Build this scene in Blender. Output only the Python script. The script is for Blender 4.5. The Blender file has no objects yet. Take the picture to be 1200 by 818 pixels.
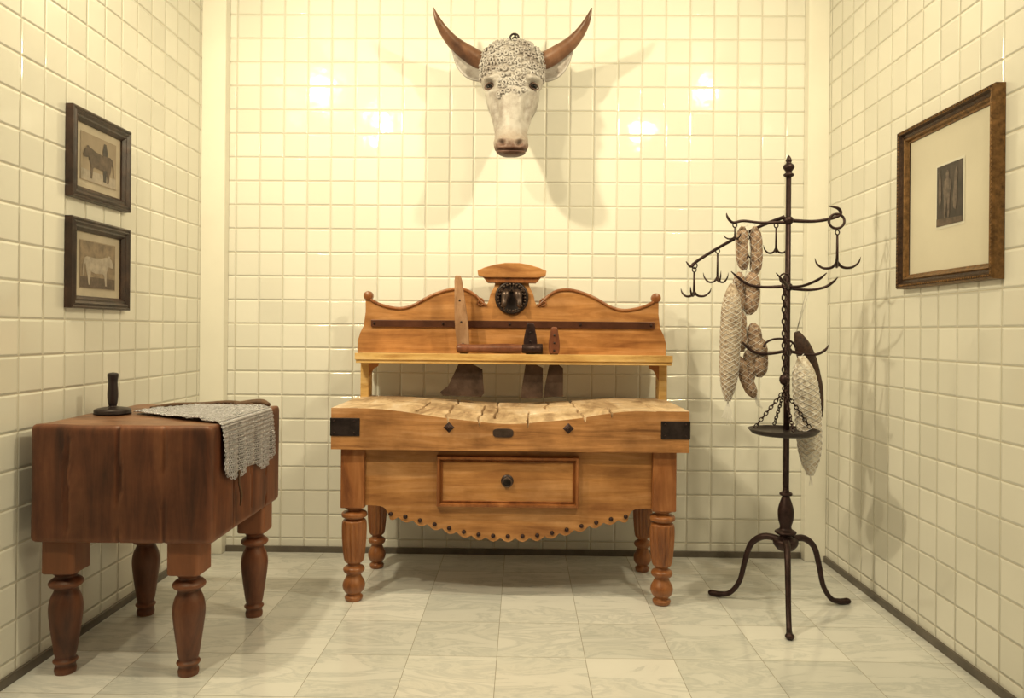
import bpy, bmesh, math, random
from mathutils import Vector, Matrix, noise
random.seed(4)
sc = bpy.context.scene
sc.view_settings.view_transform = 'Standard'
COL = sc.collection
PI = math.pi

# ---------------------------------------------------------------- colours / materials
TINT = (1.0, 0.86, 0.50)
def lin(v):
    v /= 255.0
    return v/12.92 if v <= 0.04045 else ((v+0.055)/1.055)**2.4
def C(r, g, b, k=1.0):
    return tuple(min(0.95, lin(a)/t*k) for a, t in zip((r, g, b), TINT)) + (1.0,)

def new_mat(name):
    m = bpy.data.materials.new(name); m.use_nodes = True
    nt = m.node_tree
    b = nt.nodes['Principled BSDF']
    return m, nt, b
def N(nt, t, **kw):
    n = nt.nodes.new(t)
    for k, v in kw.items():
        setattr(n, k, v)
    return n
def setin(n, **kw):
    for k, v in kw.items():
        n.inputs[k.replace('_', ' ')].default_value = v
def ramp(nt, stops):
    r = nt.nodes.new('ShaderNodeValToRGB')
    e = r.color_ramp.elements
    while len(e) > 1: e.remove(e[-1])
    e[0].position = stops[0][0]; e[0].color = stops[0][1]
    for p, c in stops[1:]:
        x = e.new(p); x.color = c
    return r

def wood(name, dark, mid, light, grain=(2, 2, 30), rough=0.4, bump=0.25, spec=0.5, grime=0.5, coat=0.0, edge=0.0):
    m, nt, b = new_mat(name)
    L = nt.links.new
    tc = N(nt, 'ShaderNodeTexCoord'); mp = N(nt, 'ShaderNodeMapping')
    mp.inputs['Scale'].default_value = grain
    L(tc.outputs['Object'], mp.inputs['Vector'])
    n1 = N(nt, 'ShaderNodeTexNoise'); setin(n1, Scale=1.0, Detail=8.0, Roughness=0.65, Distortion=0.6)
    L(mp.outputs[0], n1.inputs['Vector'])
    r = ramp(nt, [(0.28, dark), (0.5, mid), (0.75, light)])
    L(n1.outputs['Fac'], r.inputs[0])
    n2 = N(nt, 'ShaderNodeTexNoise'); setin(n2, Scale=5.0, Detail=5.0, Roughness=0.6)
    L(tc.outputs['Object'], n2.inputs['Vector'])
    r2 = ramp(nt, [(0.3, (grime, grime*0.9, grime*0.8, 1)), (0.62, (1, 1, 1, 1))])
    L(n2.outputs['Fac'], r2.inputs[0])
    mx = N(nt, 'ShaderNodeMix', data_type='RGBA', blend_type='MULTIPLY'); mx.inputs[0].default_value = 0.8
    L(r.outputs[0], mx.inputs[6]); L(r2.outputs[0], mx.inputs[7])
    out = mx.outputs[2]
    if edge:
        ge = N(nt, 'ShaderNodeNewGeometry'); re = ramp(nt, [(0.51, (0, 0, 0, 1)), (0.57, (edge, edge, edge, 1))])
        L(ge.outputs['Pointiness'], re.inputs[0])
        m2 = N(nt, 'ShaderNodeMix', data_type='RGBA'); L(re.outputs[0], m2.inputs[0]); L(out, m2.inputs[6])
        m2.inputs[7].default_value = tuple(min(1, c*1.35) for c in light[:3])+(1,)
        out = m2.outputs[2]
    L(out, b.inputs['Base Color'])
    bp = N(nt, 'ShaderNodeBump'); setin(bp, Strength=bump, Distance=0.004)
    L(n1.outputs['Fac'], bp.inputs['Height']); L(bp.outputs[0], b.inputs['Normal'])
    b.inputs['Roughness'].default_value = rough
    b.inputs['Coat Weight'].default_value = coat
    b.inputs['Coat Roughness'].default_value = 0.25
    return m

def plain(name, col, rough=0.5, metal=0.0, var=0.35, scale=25, bump=0.1, dist=0.003):
    m, nt, b = new_mat(name); L = nt.links.new
    tc = N(nt, 'ShaderNodeTexCoord')
    n1 = N(nt, 'ShaderNodeTexNoise'); setin(n1, Scale=float(scale), Detail=5.0, Roughness=0.6)
    L(tc.outputs['Object'], n1.inputs['Vector'])
    d = tuple(x*(1-var) for x in col[:3])+(1,); l = tuple(min(1, x*(1+var*0.5)) for x in col[:3])+(1,)
    r = ramp(nt, [(0.3, d), (0.7, l)])
    L(n1.outputs['Fac'], r.inputs[0]); L(r.outputs[0], b.inputs['Base Color'])
    bp = N(nt, 'ShaderNodeBump'); setin(bp, Strength=bump, Distance=dist)
    L(n1.outputs['Fac'], bp.inputs['Height']); L(bp.outputs[0], b.inputs['Normal'])
    b.inputs['Roughness'].default_value = rough; b.inputs['Metallic'].default_value = metal
    return m

def tile_mat(name, axis, size, off, offz):
    m, nt, b = new_mat(name); L = nt.links.new
    tc = N(nt, 'ShaderNodeTexCoord'); sp = N(nt, 'ShaderNodeSeparateXYZ'); cb = N(nt, 'ShaderNodeCombineXYZ')
    L(tc.outputs['Object'], sp.inputs[0])
    a1 = N(nt, 'ShaderNodeMath', operation='ADD'); a1.inputs[1].default_value = off + 20*size
    a2 = N(nt, 'ShaderNodeMath', operation='ADD'); a2.inputs[1].default_value = offz
    L(sp.outputs[axis], a1.inputs[0]); L(sp.outputs['Z'], a2.inputs[0])
    L(a1.outputs[0], cb.inputs[0]); L(a2.outputs[0], cb.inputs[1])
    def brick(ms, sm):
        k = N(nt, 'ShaderNodeTexBrick', offset=0.0, squash=1.0)
        setin(k, Scale=1.0)
        k.inputs['Brick Width'].default_value = size; k.inputs['Row Height'].default_value = size
        k.inputs['Mortar Size'].default_value = ms; k.inputs['Mortar Smooth'].default_value = sm
        L(cb.outputs[0], k.inputs['Vector']); return k
    k1 = brick(0.0020, 0.2)
    k1.inputs['Color1'].default_value = (0.77, 0.76, 0.70, 1); k1.inputs['Color2'].default_value = (0.86, 0.85, 0.79, 1)
    k1.inputs['Mortar'].default_value = (0.60, 0.56, 0.46, 1)
    L(k1.outputs['Color'], b.inputs['Base Color'])
    k2 = brick(0.010, 1.0)
    inv = N(nt, 'ShaderNodeMath', operation='SUBTRACT'); inv.inputs[0].default_value = 1.0
    L(k2.outputs['Fac'], inv.inputs[1])
    nz = N(nt, 'ShaderNodeTexNoise'); setin(nz, Scale=9.0, Detail=2.0)
    L(tc.outputs['Object'], nz.inputs['Vector'])
    ms = N(nt, 'ShaderNodeMath', operation='MULTIPLY_ADD'); ms.inputs[1].default_value = 0.35
    L(nz.outputs['Fac'], ms.inputs[0]); L(inv.outputs[0], ms.inputs[2])
    bp = N(nt, 'ShaderNodeBump'); setin(bp, Strength=0.9, Distance=0.0048)
    L(ms.outputs[0], bp.inputs['Height'])
    # per tile tilt
    sn = N(nt, 'ShaderNodeVectorMath', operation='DIVIDE'); sn.inputs[1].default_value = (size,)*3
    fl = N(nt, 'ShaderNodeVectorMath', operation='FLOOR')
    L(cb.outputs[0], sn.inputs[0]); L(sn.outputs[0], fl.inputs[0])
    wn = N(nt, 'ShaderNodeTexWhiteNoise', noise_dimensions='3D'); L(fl.outputs[0], wn.inputs['Vector'])
    sb = N(nt, 'ShaderNodeVectorMath', operation='SUBTRACT'); sb.inputs[1].default_value = (0.5, 0.5, 0.5)
    L(wn.outputs['Color'], sb.inputs[0])
    sl = N(nt, 'ShaderNodeVectorMath', operation='SCALE'); sl.inputs['Scale'].default_value = 0.03
    L(sb.outputs[0], sl.inputs[0])
    ad = N(nt, 'ShaderNodeVectorMath', operation='ADD'); L(bp.outputs[0], ad.inputs[0]); L(sl.outputs[0], ad.inputs[1])
    nm = N(nt, 'ShaderNodeVectorMath', operation='NORMALIZE'); L(ad.outputs[0], nm.inputs[0])
    L(nm.outputs[0], b.inputs['Normal'])
    rr = N(nt, 'ShaderNodeMath', operation='MULTIPLY_ADD'); rr.inputs[1].default_value = 0.5; rr.inputs[2].default_value = 0.07
    L(k1.outputs['Fac'], rr.inputs[0]); L(rr.outputs[0], b.inputs['Roughness'])
    return m

def marble(name):
    m, nt, b = new_mat(name); L = nt.links.new
    S = 0.352
    tc = N(nt, 'ShaderNodeTexCoord'); mp = N(nt, 'ShaderNodeMapping')
    mp.inputs['Location'].default_value = (0.09+20*S, 20*S-3.70+10*S+0.0*S, 0)
    L(tc.outputs['Object'], mp.inputs['Vector'])
    k = N(nt, 'ShaderNodeTexBrick', offset=0.0); setin(k, Scale=1.0)
    k.inputs['Brick Width'].default_value = S; k.inputs['Row Height'].default_value = S
    k.inputs['Mortar Size'].default_value = 0.0014; k.inputs['Mortar Smooth'].default_value = 0.3
    k.inputs['Color1'].default_value = (0.70, 0.71, 0.70, 1); k.inputs['Color2'].default_value = (0.88, 0.88, 0.87, 1)
    k.inputs['Mortar'].default_value = (0.40, 0.37, 0.31, 1)
    L(mp.outputs[0], k.inputs['Vector'])
    sn = N(nt, 'ShaderNodeVectorMath', operation='DIVIDE'); sn.inputs[1].default_value = (S, S, S)
    fl = N(nt, 'ShaderNodeVectorMath', operation='FLOOR')
    L(mp.outputs[0], sn.inputs[0]); L(sn.outputs[0], fl.inputs[0])
    wn = N(nt, 'ShaderNodeTexWhiteNoise', noise_dimensions='2D'); L(fl.outputs[0], wn.inputs['Vector'])
    sl = N(nt, 'ShaderNodeVectorMath', operation='SCALE'); sl.inputs['Scale'].default_value = 7.0
    L(wn.outputs['Color'], sl.inputs[0])
    ad = N(nt, 'ShaderNodeVectorMath', operation='ADD'); L(tc.outputs['Object'], ad.inputs[0]); L(sl.outputs[0], ad.inputs[1])
    st = N(nt, 'ShaderNodeMapping'); st.inputs['Rotation'].default_value = (0, 0, 0.5); st.inputs['Scale'].default_value = (1.6, 5, 1)
    L(ad.outputs[0], st.inputs['Vector'])
    nz = N(nt, 'ShaderNodeTexNoise'); setin(nz, Scale=1.5, Detail=9.0, Roughness=0.62, Distortion=1.0)
    L(st.outputs[0], nz.inputs['Vector'])
    r = ramp(nt, [(0.30, (0.66, 0.69, 0.70, 1)), (0.43, (0.95, 0.95, 0.94, 1)), (0.485, (0.76, 0.78, 0.79, 1)), (0.53, (0.97, .97, .97, 1)), (0.65, (1, 1, 1, 1))])
    L(nz.outputs['Fac'], r.inputs[0])
    mx = N(nt, 'ShaderNodeMix', data_type='RGBA', blend_type='MULTIPLY'); mx.inputs[0].default_value = 0.85
    L(k.outputs['Color'], mx.inputs[6]); L(r.outputs[0], mx.inputs[7]); L(mx.outputs[2], b.inputs['Base Color'])
    b.inputs['Roughness'].default_value = 0.13
    bp = N(nt, 'ShaderNodeBump', invert=True); setin(bp, Strength=0.4, Distance=0.002)
    L(k.outputs['Fac'], bp.inputs['Height']); L(bp.outputs[0], b.inputs['Normal'])
    return m

# ---------------------------------------------------------------- mesh helpers
def mk(name, verts, faces, mat=None, parent=None, smooth=False, bevel=0, seg=2, sub=0, solid=0):
    me = bpy.data.meshes.new(name); me.from_pydata([tuple(v) for v in verts], [], faces); me.update()
    bm = bmesh.new(); bm.from_mesh(me); bmesh.ops.recalc_face_normals(bm, faces=bm.faces[:]); bm.to_mesh(me); bm.free()
    ob = bpy.data.objects.new(name, me); COL.objects.link(ob)
    if mat: me.materials.append(mat)
    if smooth: me.polygons.foreach_set('use_smooth', [True]*len(me.polygons))
    if solid:
        s = ob.modifiers.new('sol', 'SOLIDIFY'); s.thickness = solid; s.offset = 0
    if bevel:
        b = ob.modifiers.new('bev', 'BEVEL'); b.width = bevel; b.segments = seg; b.limit_method = 'ANGLE'; b.angle_limit = 0.6
    if sub:
        s = ob.modifiers.new('sub', 'SUBSURF'); s.levels = sub; s.render_levels = sub
    if parent is not None: attach(ob, parent)
    return ob
def attach(ob, parent):
    ob.parent = parent
    ob.matrix_parent_inverse = Matrix.Translation(parent.location).inverted()
def empty(name, loc):
    e = bpy.data.objects.new(name, None); e.empty_display_size = 0.1; COL.objects.link(e); e.location = loc; return e
def box(name, x0, x1, y0, y1, z0, z1, mat, parent=None, bevel=0, seg=2):
    v = [(x, y, z) for z in (z0, z1) for y in (y0, y1) for x in (x0, x1)]
    f = [(0, 2, 3, 1), (4, 5, 7, 6), (0, 1, 5, 4), (2, 6, 7, 3), (0, 4, 6, 2), (1, 3, 7, 5)]
    return mk(name, v, f, mat, parent, bevel=bevel, seg=seg)
def smooth_prof(p, n=6):
    out = []
    for i in range(len(p)-1):
        p0 = p[max(0, i-1)]; p1 = p[i]; p2 = p[i+1]; p3 = p[min(len(p)-1, i+2)]
        for k in range(n):
            t = k/n
            out.append(tuple(0.5*((2*b)+(-a+c)*t+(2*a-5*b+4*c-d)*t*t+(-a+3*b-3*c+d)*t**3) for a, b, c, d in zip(p0, p1, p2, p3)))
    out.append(tuple(p[-1])); return out
def lathe(name, prof, center, mat, parent=None, seg=40, flute=None, axis='Z', smooth_n=5):
    P = smooth_prof(prof, smooth_n) if smooth_n else prof
    V = []; F = []
    for (r, z) in P:
        r = max(r, 0.0004)
        for i in range(seg):
            a = 2*PI*i/seg; rr = r
            if flute and flute[0] < z < flute[1]:
                e = min(1, (z-flute[0])/0.02, (flute[1]-z)/0.02)
                rr = r*(1-e*0.15*abs(math.cos(a*flute[2]/2)))
            q = (rr*math.cos(a), rr*math.sin(a), z)
            if axis == 'Y': q = (q[0], q[2], q[1])
            if axis == 'X': q = (q[2], q[0], q[1])
            V.append((center[0]+q[0], center[1]+q[1], center[2]+q[2]))
    n = len(P)
    for j in range(n-1):
        for i in range(seg):
            F.append((j*seg+i, j*seg+(i+1) % seg, (j+1)*seg+(i+1) % seg, (j+1)*seg+i))
    F.append(tuple(range(seg))); F.append(tuple((n-1)*seg+i for i in range(seg)))
    return mk(name, V, F, mat, parent, smooth=True)
class Buf:
    def __init__(s): s.V = []; s.F = []
    def tube(s, pts, rad, seg=8, sm=6, closed=False):
        pts = [tuple(p) for p in pts]
        if not hasattr(rad, '__len__'): rad = [rad]*len(pts)
        q = [p+(r,) for p, r in zip(pts, rad)]
        if sm and not closed and len(q) > 2: q = smooth_prof(q, sm)
        P = [Vector(a[:3]) for a in q]; R = [a[3] for a in q]
        n = len(P); base = len(s.V); up = None
        for i in range(n):
            if closed: t = P[(i+1) % n]-P[i-1]
            else: t = P[min(n-1, i+1)]-P[max(0, i-1)]
            if t.length < 1e-9: t = Vector((0, 0, 1))
            t.normalize()
            if up is None:
                up = t.orthogonal().normalized()
            up = (up - t*up.dot(t))
            if up.length < 1e-6: up = t.orthogonal()
            up.normalize(); w = t.cross(up)
            for k in range(seg):
                a = 2*PI*k/seg
                s.V.append(P[i]+(up*math.cos(a)+w*math.sin(a))*max(R[i], 0.0002))
        for i in range(n if closed else n-1):
            j = (i+1) % n
            for k in range(seg):
                s.F.append((base+i*seg+k, base+i*seg+(k+1) % seg, base+j*seg+(k+1) % seg, base+j*seg+k))
        if not closed:
            s.F.append(tuple(base+k for k in range(seg))); s.F.append(tuple(base+(n-1)*seg+k for k in range(seg)))
    def ring(s, c, R, r, ax1, ax2, seg=14, ts=6, stretch=1.0):
        c = Vector(c); a1 = Vector(ax1).normalized(); a2 = Vector(ax2).normalized()
        pts = [c+a1*R*stretch*math.cos(2*PI*i/seg)+a2*R*math.sin(2*PI*i/seg) for i in range(seg)]
        s.tube(pts, r, ts, 0, True)
    def chain(s, p0, p1, L=0.026, r=0.0028):
        p0 = Vector(p0); p1 = Vector(p1); d = p1-p0; n = max(2, int(d.length/(L*0.78))); t = d.normalized()
        a = t.orthogonal().normalized(); b = t.cross(a)
        a = (a+b).normalized(); b = t.cross(a)
        for i in range(n):
            c = p0+d*((i+0.5)/n)
            s.ring(c, L*0.33, r, t, a if i % 2 else b, 10, 5, 1.6)
    def ball(s, c, r, seg=14, sc_=(1, 1, 1)):
        base = len(s.V); c = Vector(c); m = seg//2
        for j in range(m+1):
            th = PI*j/m
            for i in range(seg):
                a = 2*PI*i/seg
                s.V.append(c+Vector((sc_[0]*r*math.sin(th)*math.cos(a), sc_[1]*r*math.sin(th)*math.sin(a), sc_[2]*r*math.cos(th))))
        for j in range(m):
            for i in range(seg):
                s.F.append((base+j*seg+i, base+j*seg+(i+1) % seg, base+(j+1)*seg+(i+1) % seg, base+(j+1)*seg+i))
    def make(s, name, mat, parent=None):
        o = mk(name, s.V, s.F, mat, parent, smooth=True)
        return o
def extr(name, poly, y0, y1, mat, parent=None, bevel=0, seg=2, plane='XZ'):
    n = len(poly)
    if plane == 'XZ': V = [(x, y0, z) for x, z in poly]+[(x, y1, z) for x, z in poly]
    elif plane == 'YZ': V = [(y0, x, z) for x, z in poly]+[(y1, x, z) for x, z in poly]
    else: V = [(x, z, y0) for x, z in poly]+[(x, z, y1) for x, z in poly]
    F = [tuple(range(n)), tuple(range(2*n-1, n-1, -1))]+[(i, (i+1) % n, n+(i+1) % n, n+i) for i in range(n)]
    return mk(name, V, F, mat, parent, bevel=bevel, seg=seg)
def interp(tab, x):
    if x <= tab[0][0]: return tab[0][1]
    for (a, b), (c, d) in zip(tab, tab[1:]):
        if x <= c: return b+(d-b)*(x-a)/(c-a)
    return tab[-1][1]

# ---------------------------------------------------------------- room
XL, XR, YB, YF, ZC = -1.86, 1.74, 4.37, -0.7, 3.5
TS = 0.139
tb = tile_mat('glazed_tile_back', 'X', TS, 0.012, 0.06)
tl = tile_mat('glazed_tile_side', 'Y', TS, 0.03, 0.06)
plaster = plain('white_plaster', (0.66, 0.64, 0.56, 1), 0.6, var=0.05, scale=4, bump=0.02)
paint = plain('gloss_white_paint', (0.86, 0.84, 0.76, 1), 0.25, var=0.04, scale=3, bump=0.01)
skirt = plain('steel_skirting', C(120, 105, 75), 0.4, 0.6, var=0.3, scale=8)
box('wall_back', XL-0.1, XR+0.1, YB, YB+0.1, 0, ZC, tb)
box('wall_left', XL-0.1, XL, YF, YB, 0, ZC, tl)
box('wall_right', XR, XR+0.1, YF, YB, 0, ZC, tl)
box('floor', XL-0.1, XR+0.1, YF, YB+0.1, -0.1, 0, marble('marble_floor_tiles'))
box('ceiling', XL-0.1, XR+0.1, YF, YB+0.1, ZC, ZC+0.1, plaster)
box('baseboard_back', XL+0.14, XR-0.12, YB-0.014, YB, 0.0, 0.035, skirt, bevel=0.002)
box('baseboard_left', XL, XL+0.014, YF, YB-0.07, 0.0, 0.035, skirt, bevel=0.002)
box('baseboard_right', XR-0.014, XR, YF, YB-0.07, 0.0, 0.035, skirt, bevel=0.002)
for i, (a, b) in enumerate(((XL, XL+0.14), (XR-0.12, XR))):
    t = box('trim_%d' % (i+1), a, b, YB-0.07, YB, 0, ZC, paint, bevel=0.006)

# ---------------------------------------------------------------- materials
pine = wood('honey_pine', C(140, 82, 32), C(186, 122, 54), C(214, 152, 82), (2.0, 6, 22), 0.42, 0.15, grime=0.58, coat=0.06)
pineL = wood('leg_wood', C(104, 52, 20), C(152, 88, 36), C(186, 118, 56), (16, 16, 2.5), 0.38, 0.15, grime=0.6, coat=0.12)
pineB = wood('block_front_wood', C(124, 74, 30), C(188, 124, 58), C(218, 158, 90), (2.2, 8, 26), 0.48, 0.25, grime=0.42)
shelfw = wood('shelf_pine', C(176, 120, 48), C(218, 168, 82), C(234, 190, 110), (3, 14, 24), 0.5, 0.15, grime=0.75)
topw = wood('worn_chopping_top', C(134, 94, 52), C(214, 174, 110), C(238, 208, 150), (9, 2.5, 9), 0.6, 0.4, grime=0.55)
darkw = wood('old_dark_block_wood', C(54, 24, 11), C(108, 57, 27), C(142, 84, 42), (14, 14, 1.6), 0.46, 0.35, grime=0.38, coat=0.04, edge=0.6)
darkt = wood('old_block_top', C(78, 44, 22), C(136, 88, 48), C(168, 116, 68), (5, 14, 5), 0.42, 0.3, grime=0.5)
frameD = wood('dark_walnut_frame', C(30, 17, 10), C(56, 35, 20), C(82, 55, 32), (12, 12, 12), 0.35, 0.5, grime=0.5)
iron = plain('wrought_iron', C(60, 38, 27), 0.45, 0.6, var=0.5, scale=40, bump=0.3)
ironb = plain('black_iron', C(58, 44, 32), 0.4, 0.5, var=0.5, scale=30, bump=0.3)
strip = plain('rack_strip', C(90, 50, 26), 0.35, 0.3, var=0.4, scale=12)
steel = plain('old_cleaver_steel', C(104, 80, 56), 0.4, 0.7, var=0.5, scale=14)
handlew = wood('tool_handle_wood', C(120, 80, 42), C(172, 122, 70), C(204, 156, 100), (14, 14, 4), 0.45, 0.2)
handler = wood('reddish_handle_wood', C(84, 40, 20), C(130, 72, 38), C(160, 98, 56), (14, 14, 4), 0.4, 0.2)
bronze = plain('dark_bronze', C(92, 70, 48), 0.35, 0.6, var=0.5, scale=40, bump=0.2)

# ================================================================= BUTCHER TABLE
T = empty('butcher_table', (-0.06, 3.87, 0)); XC = -0.06
BX0, BX1, BY0, BY1, BZ0, BZ1 = -0.895, 0.785, 3.52, 4.20, 0.737, 0.932
def topz(x, y):
    t = min(1, abs(x-XC+0.01)/0.70); fy = (y-BY0)/(BY1-BY0)
    d = 0.064*(math.cos(PI*t)+1)/2*(1-0.55*fy)
    d += 0.006*(noise.noise(Vector((x*4, y*3, 1)))+0.3)*(1 if t < 1 else 0.3)
    return BZ1-max(d, -0.001)
cr = [(-0.50, .1, .75), (-0.36, 0.0, 1), (-0.20, 0, .8), (-0.13, .2, 1), (0.03, .0, .55), (0.14, .45, 1), (0.29, 0, 1), (0.43, 0, .4)]
nx, ny = 420, 50
V = []; F = []; mi = []
for j in range(ny+1):
    for i in range(nx+1):
        x = BX0+(BX1-BX0)*i/nx; y = BY0+(BY1-BY0)*j/ny; z = topz(x, y); fy = j/ny
        for k, (cx, a, b) in enumerate(cr):
            if a <= fy <= b:
                xx = cx+0.022*noise.noise(Vector((k*9.1, y*7, 0)))+(cx-XC)*-0.05*fy
                if abs(x-xx) < 0.0045: z -= 0.022
        for k, cy in enumerate((0.36, 0.7)):
            yy = cy+0.03*noise.noise(Vector((x*5, k*7, 3)))
            if abs(fy-yy) < 0.011 and (x*7+k) % 2 < 1.1: z -= 0.010
        V.append((x, y, z))
for j in range(ny):
    for i in range(nx):
        a = j*(nx+1)+i; F.append((a, a+1, a+nx+2, a+nx+1)); mi.append(0)
def addskirt(idx):
    b0 = len(V)
    for n_, q in enumerate(idx):
        V.append((V[q][0], V[q][1], BZ0))
    for n_ in range(len(idx)-1):
        F.append((idx[n_], idx[n_+1], b0+n_+1, b0+n_)); mi.append(1)
addskirt([i for i in range(nx+1)]); addskirt([ny*(nx+1)+i for i in range(nx+1)])
addskirt([j*(nx+1) for j in range(ny+1)]); addskirt([j*(nx+1)+nx for j in range(ny+1)])
b0 = len(V); V += [(BX0, BY0, BZ0), (BX1, BY0, BZ0), (BX1, BY1, BZ0), (BX0, BY1, BZ0)]; F.append((b0, b0+1, b0+2, b0+3)); mi.append(1)
blk = mk('chopping_block_top', V, F, topw, T); blk.data.materials.append(pineB)
for p, k in zip(blk.data.polygons, mi): p.material_index = k
for s, xa, xb in ((-1, BX0-0.004, BX0+0.135), (1, BX1-0.132, BX1+0.004)):
    box('corner_plate_front', xa, xb, BY0-0.004, BY0+0.002, 0.80, 0.885, ironb, T, 0.0015)
    xe = BX0-0.004 if s < 0 else BX1-0.002
    box('corner_plate_side', xe, xe+0.006, BY0-0.004, BY0+0.14, 0.80, 0.885, ironb, T, 0.0015)
    B = Buf()
    for u in (0.02, 0.115):
        for zz in (0.815, 0.87): B.ball((xa+u, BY0-0.005, zz), 0.005, 8)
    B.make('plate_nails', iron, T)
for px in (-0.34, 0.22):
    w = 0.026; z = 0.846
    V = [(px-w, BY0-.001, z), (px, BY0-.001, z+w), (px+w, BY0-.001, z), (px, BY0-.001, z-w), (px, BY0-0.012, z)]
    mk('diamond_bolt', V, [(0, 1, 4), (1, 2, 4), (2, 3, 4), (3, 0, 4), (0, 3, 2, 1)], iron, T)
    B = Buf(); B.ball((px, BY0-0.010, z), 0.010, 10); B.make('bolt_head', iron, T)
pl = [(-0.085+0.048*math.copysign(abs(math.cos(a))**.5, math.cos(a)), 0.822+0.021*math.copysign(abs(math.sin(a))**.6, math.sin(a))) for a in [2*PI*i/28 for i in range(28)]]
extr('maker_plate', pl, BY0-0.004, BY0, steel, T, 0.001)
def table_leg(nm, x, y, w):
    box(nm+'_square', x-w/2, x+w/2, y-w/2, y+w/2, 0.452, 0.737, pineL, T, 0.006, 3)
    k = w/0.11
    prof = [(0.048, .455), (0.050, .447), (0.034, .440), (0.034, .432), (.056, .424), (.060, .412), (.056, .402), (.040, .396), (.042, .390), (.056, .380), (.058, .33), (.055, .27), (.050, .22), (.044, .19), (.030, .178), (.030, .170), (.046, .160), (.050, .148), (.044, .136), (.033, .128), (.036, .115), (.050, .088), (.052, .066), (.044, .046), (.032, .034), (.032, .028), (.042, .020), (.040, .006), (.034, 0.0)]
    lathe(nm+'_turned', [(r*k, z) for r, z in prof], (x, y, 0), pineL, T, 84, flute=(0.19, 0.385, 14), smooth_n=3)
table_leg('leg_1', -0.800, 3.605, 0.112); table_leg('leg_2', 0.678, 3.605, 0.112)
table_leg('leg_3', -0.785, 4.10, 0.10); table_leg('leg_4', 0.665, 4.10, 0.10)
base = [(0, .312), (.12, .316), (.235, .336), (.40, .378), (.50, .402), (.565, .414), (.60, .455), (.70, .462)]
tab = smooth_prof(base, 5)
pts = []
xs = [-0.744+i*(0.622+0.744)/240 for i in range(241)]
for x in xs:
    d = abs(x-XC); z = interp(tab, d)
    if d < 0.57: z -= 0.018*abs(math.sin(PI*(x-XC+0.035)/0.07))
    pts.append((x, z))
poly = pts+[(0.622, 0.737), (-0.744, 0.737)]
extr('scalloped_apron', poly, 3.578, 3.600, pine, T, 0.0015, 1)
B = Buf()
k = -8
while k <= 8:
    x = XC+k*0.07
    d = abs(x-XC)
    if d < 0.6:
        B.ball((x, 3.577, interp(tab, d)+0.010), 0.0105, 12)
    k += 1
B.make('apron_studs', iron, T)
box('side_rail_left', -0.83, -0.805, 3.655, 4.055, 0.53, 0.737, pine, T, 0.002)
box('side_rail_right', 0.685, 0.71, 3.655, 4.055, 0.53, 0.737, pine, T, 0.002)
box('rear_rail', -0.74, 0.62, 4.10, 4.125, 0.56, 0.737, pine, T, 0.002)
dx0, dx1, dz0, dz1 = -0.402, 0.276, 0.462, 0.706
box('drawer_front', dx0+0.02, dx1-0.02, 3.566, 3.58, dz0+0.02, dz1-0.02, pine, T, 0.002)
def mould(nm, x0, x1, z0, z1, w, yf, yb, mat, parent, steps=((0, 0), (0.15, 1), (0.45, 1), (0.6, .45), (0.85, .6), (1, 0))):
    V = []; F = []
    for (u, h) in steps:
        i = w*u; y = yb+(yf-yb)*h
        V += [(x0+i, y, z0+i), (x1-i, y, z0+i), (x1-i, y, z1-i), (x0+i, y, z1-i)]
    for s in range(len(steps)-1):
        for k in range(4):
            F.append((s*4+k, s*4+(k+1) % 4, s*4+4+(k+1) % 4, s*4+4+k))
    return mk(nm, V, F, mat, parent)
mould('drawer_moulding', dx0, dx1, dz0, dz1, 0.034, 3.548, 3.578, pineL, T)
lathe('drawer_pull_plate', [(0.0, -0.004), (.014, -.008), (.026, -.004), (.030, 0.0), (.030, .004)], (-0.065, 3.566, 0.588), ironb, T, 28, axis='Y', smooth_n=2)
B = Buf(); B.ring((-0.065, 3.553, 0.582), 0.022, 0.004, (1, 0, 0), (0, -0.2, 1)); B.ball((-0.065, 3.555, 0.603), .007, 10); B.make('drawer_pull_ring', steel, T)
box('shelf', -0.893, 0.800, 4.02, 4.235, 1.122, 1.172, shelfw, T, 0.003)
box('shelf_lip', -0.897, 0.804, 4.012, 4.022, 1.140, 1.176, shelfw, T, 0.002)
for sx, a, b in ((-1, -0.890, -0.845), (1, 0.752, 0.797)):
    box('shelf_upright', a, b, 4.13, 4.235, 0.915, 1.122, shelfw, T, 0.003)
    xo = b if sx < 0 else a; d = 1 if sx < 0 else -1
    pb = [(xo, 1.122), (xo+d*0.055, 1.122), (xo+d*0.05, 1.10), (xo+d*0.025, 1.085), (xo+d*0.012, 1.06), (xo, 1.035)]
    extr('shelf_bracket', pb, 4.135, 4.155, pine, T)
# backboard from a drawing : u sideways, v above shelf, unit 4.8 mm
U = 0.0048
def bb(u, v): return (XC+0.0+u*U, 1.17+v*U)
half = [(-180, 0), (-180, 14), (-177, 24), (-173, 32), (-171, 48), (-171, 62), (-165, 64), (-156, 59), (-142, 55), (-128, 54), (-114, 58), (-98, 67), (-84, 73), (-68, 77), (-54, 76), (-43, 70), (-35, 62), (-30, 58), (-27, 62), (-25, 70), (-21, 78), (-20, 84), (-24, 89), (-31, 93)]
lh = smooth_prof(half[6:], 4); outline = half[:6]+lh
outline = outline+[(-u, v) for u, v in reversed(outline)]
extr('backboard', [bb(u, v) for u, v in outline], 4.205, 4.235, pine, T, 0.002, 1)
corn = [(-39, 91), (-40, 97), (-32, 100.5), (-20, 104), (-8, 106), (8, 106), (20, 104), (32, 100.5), (40, 97), (39, 91), (30, 89), (-30, 89)]
extr('crest_cornice', [bb(u, v) for u, v in corn], 4.165, 4.24, pine, T, 0.004, 2)
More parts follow.
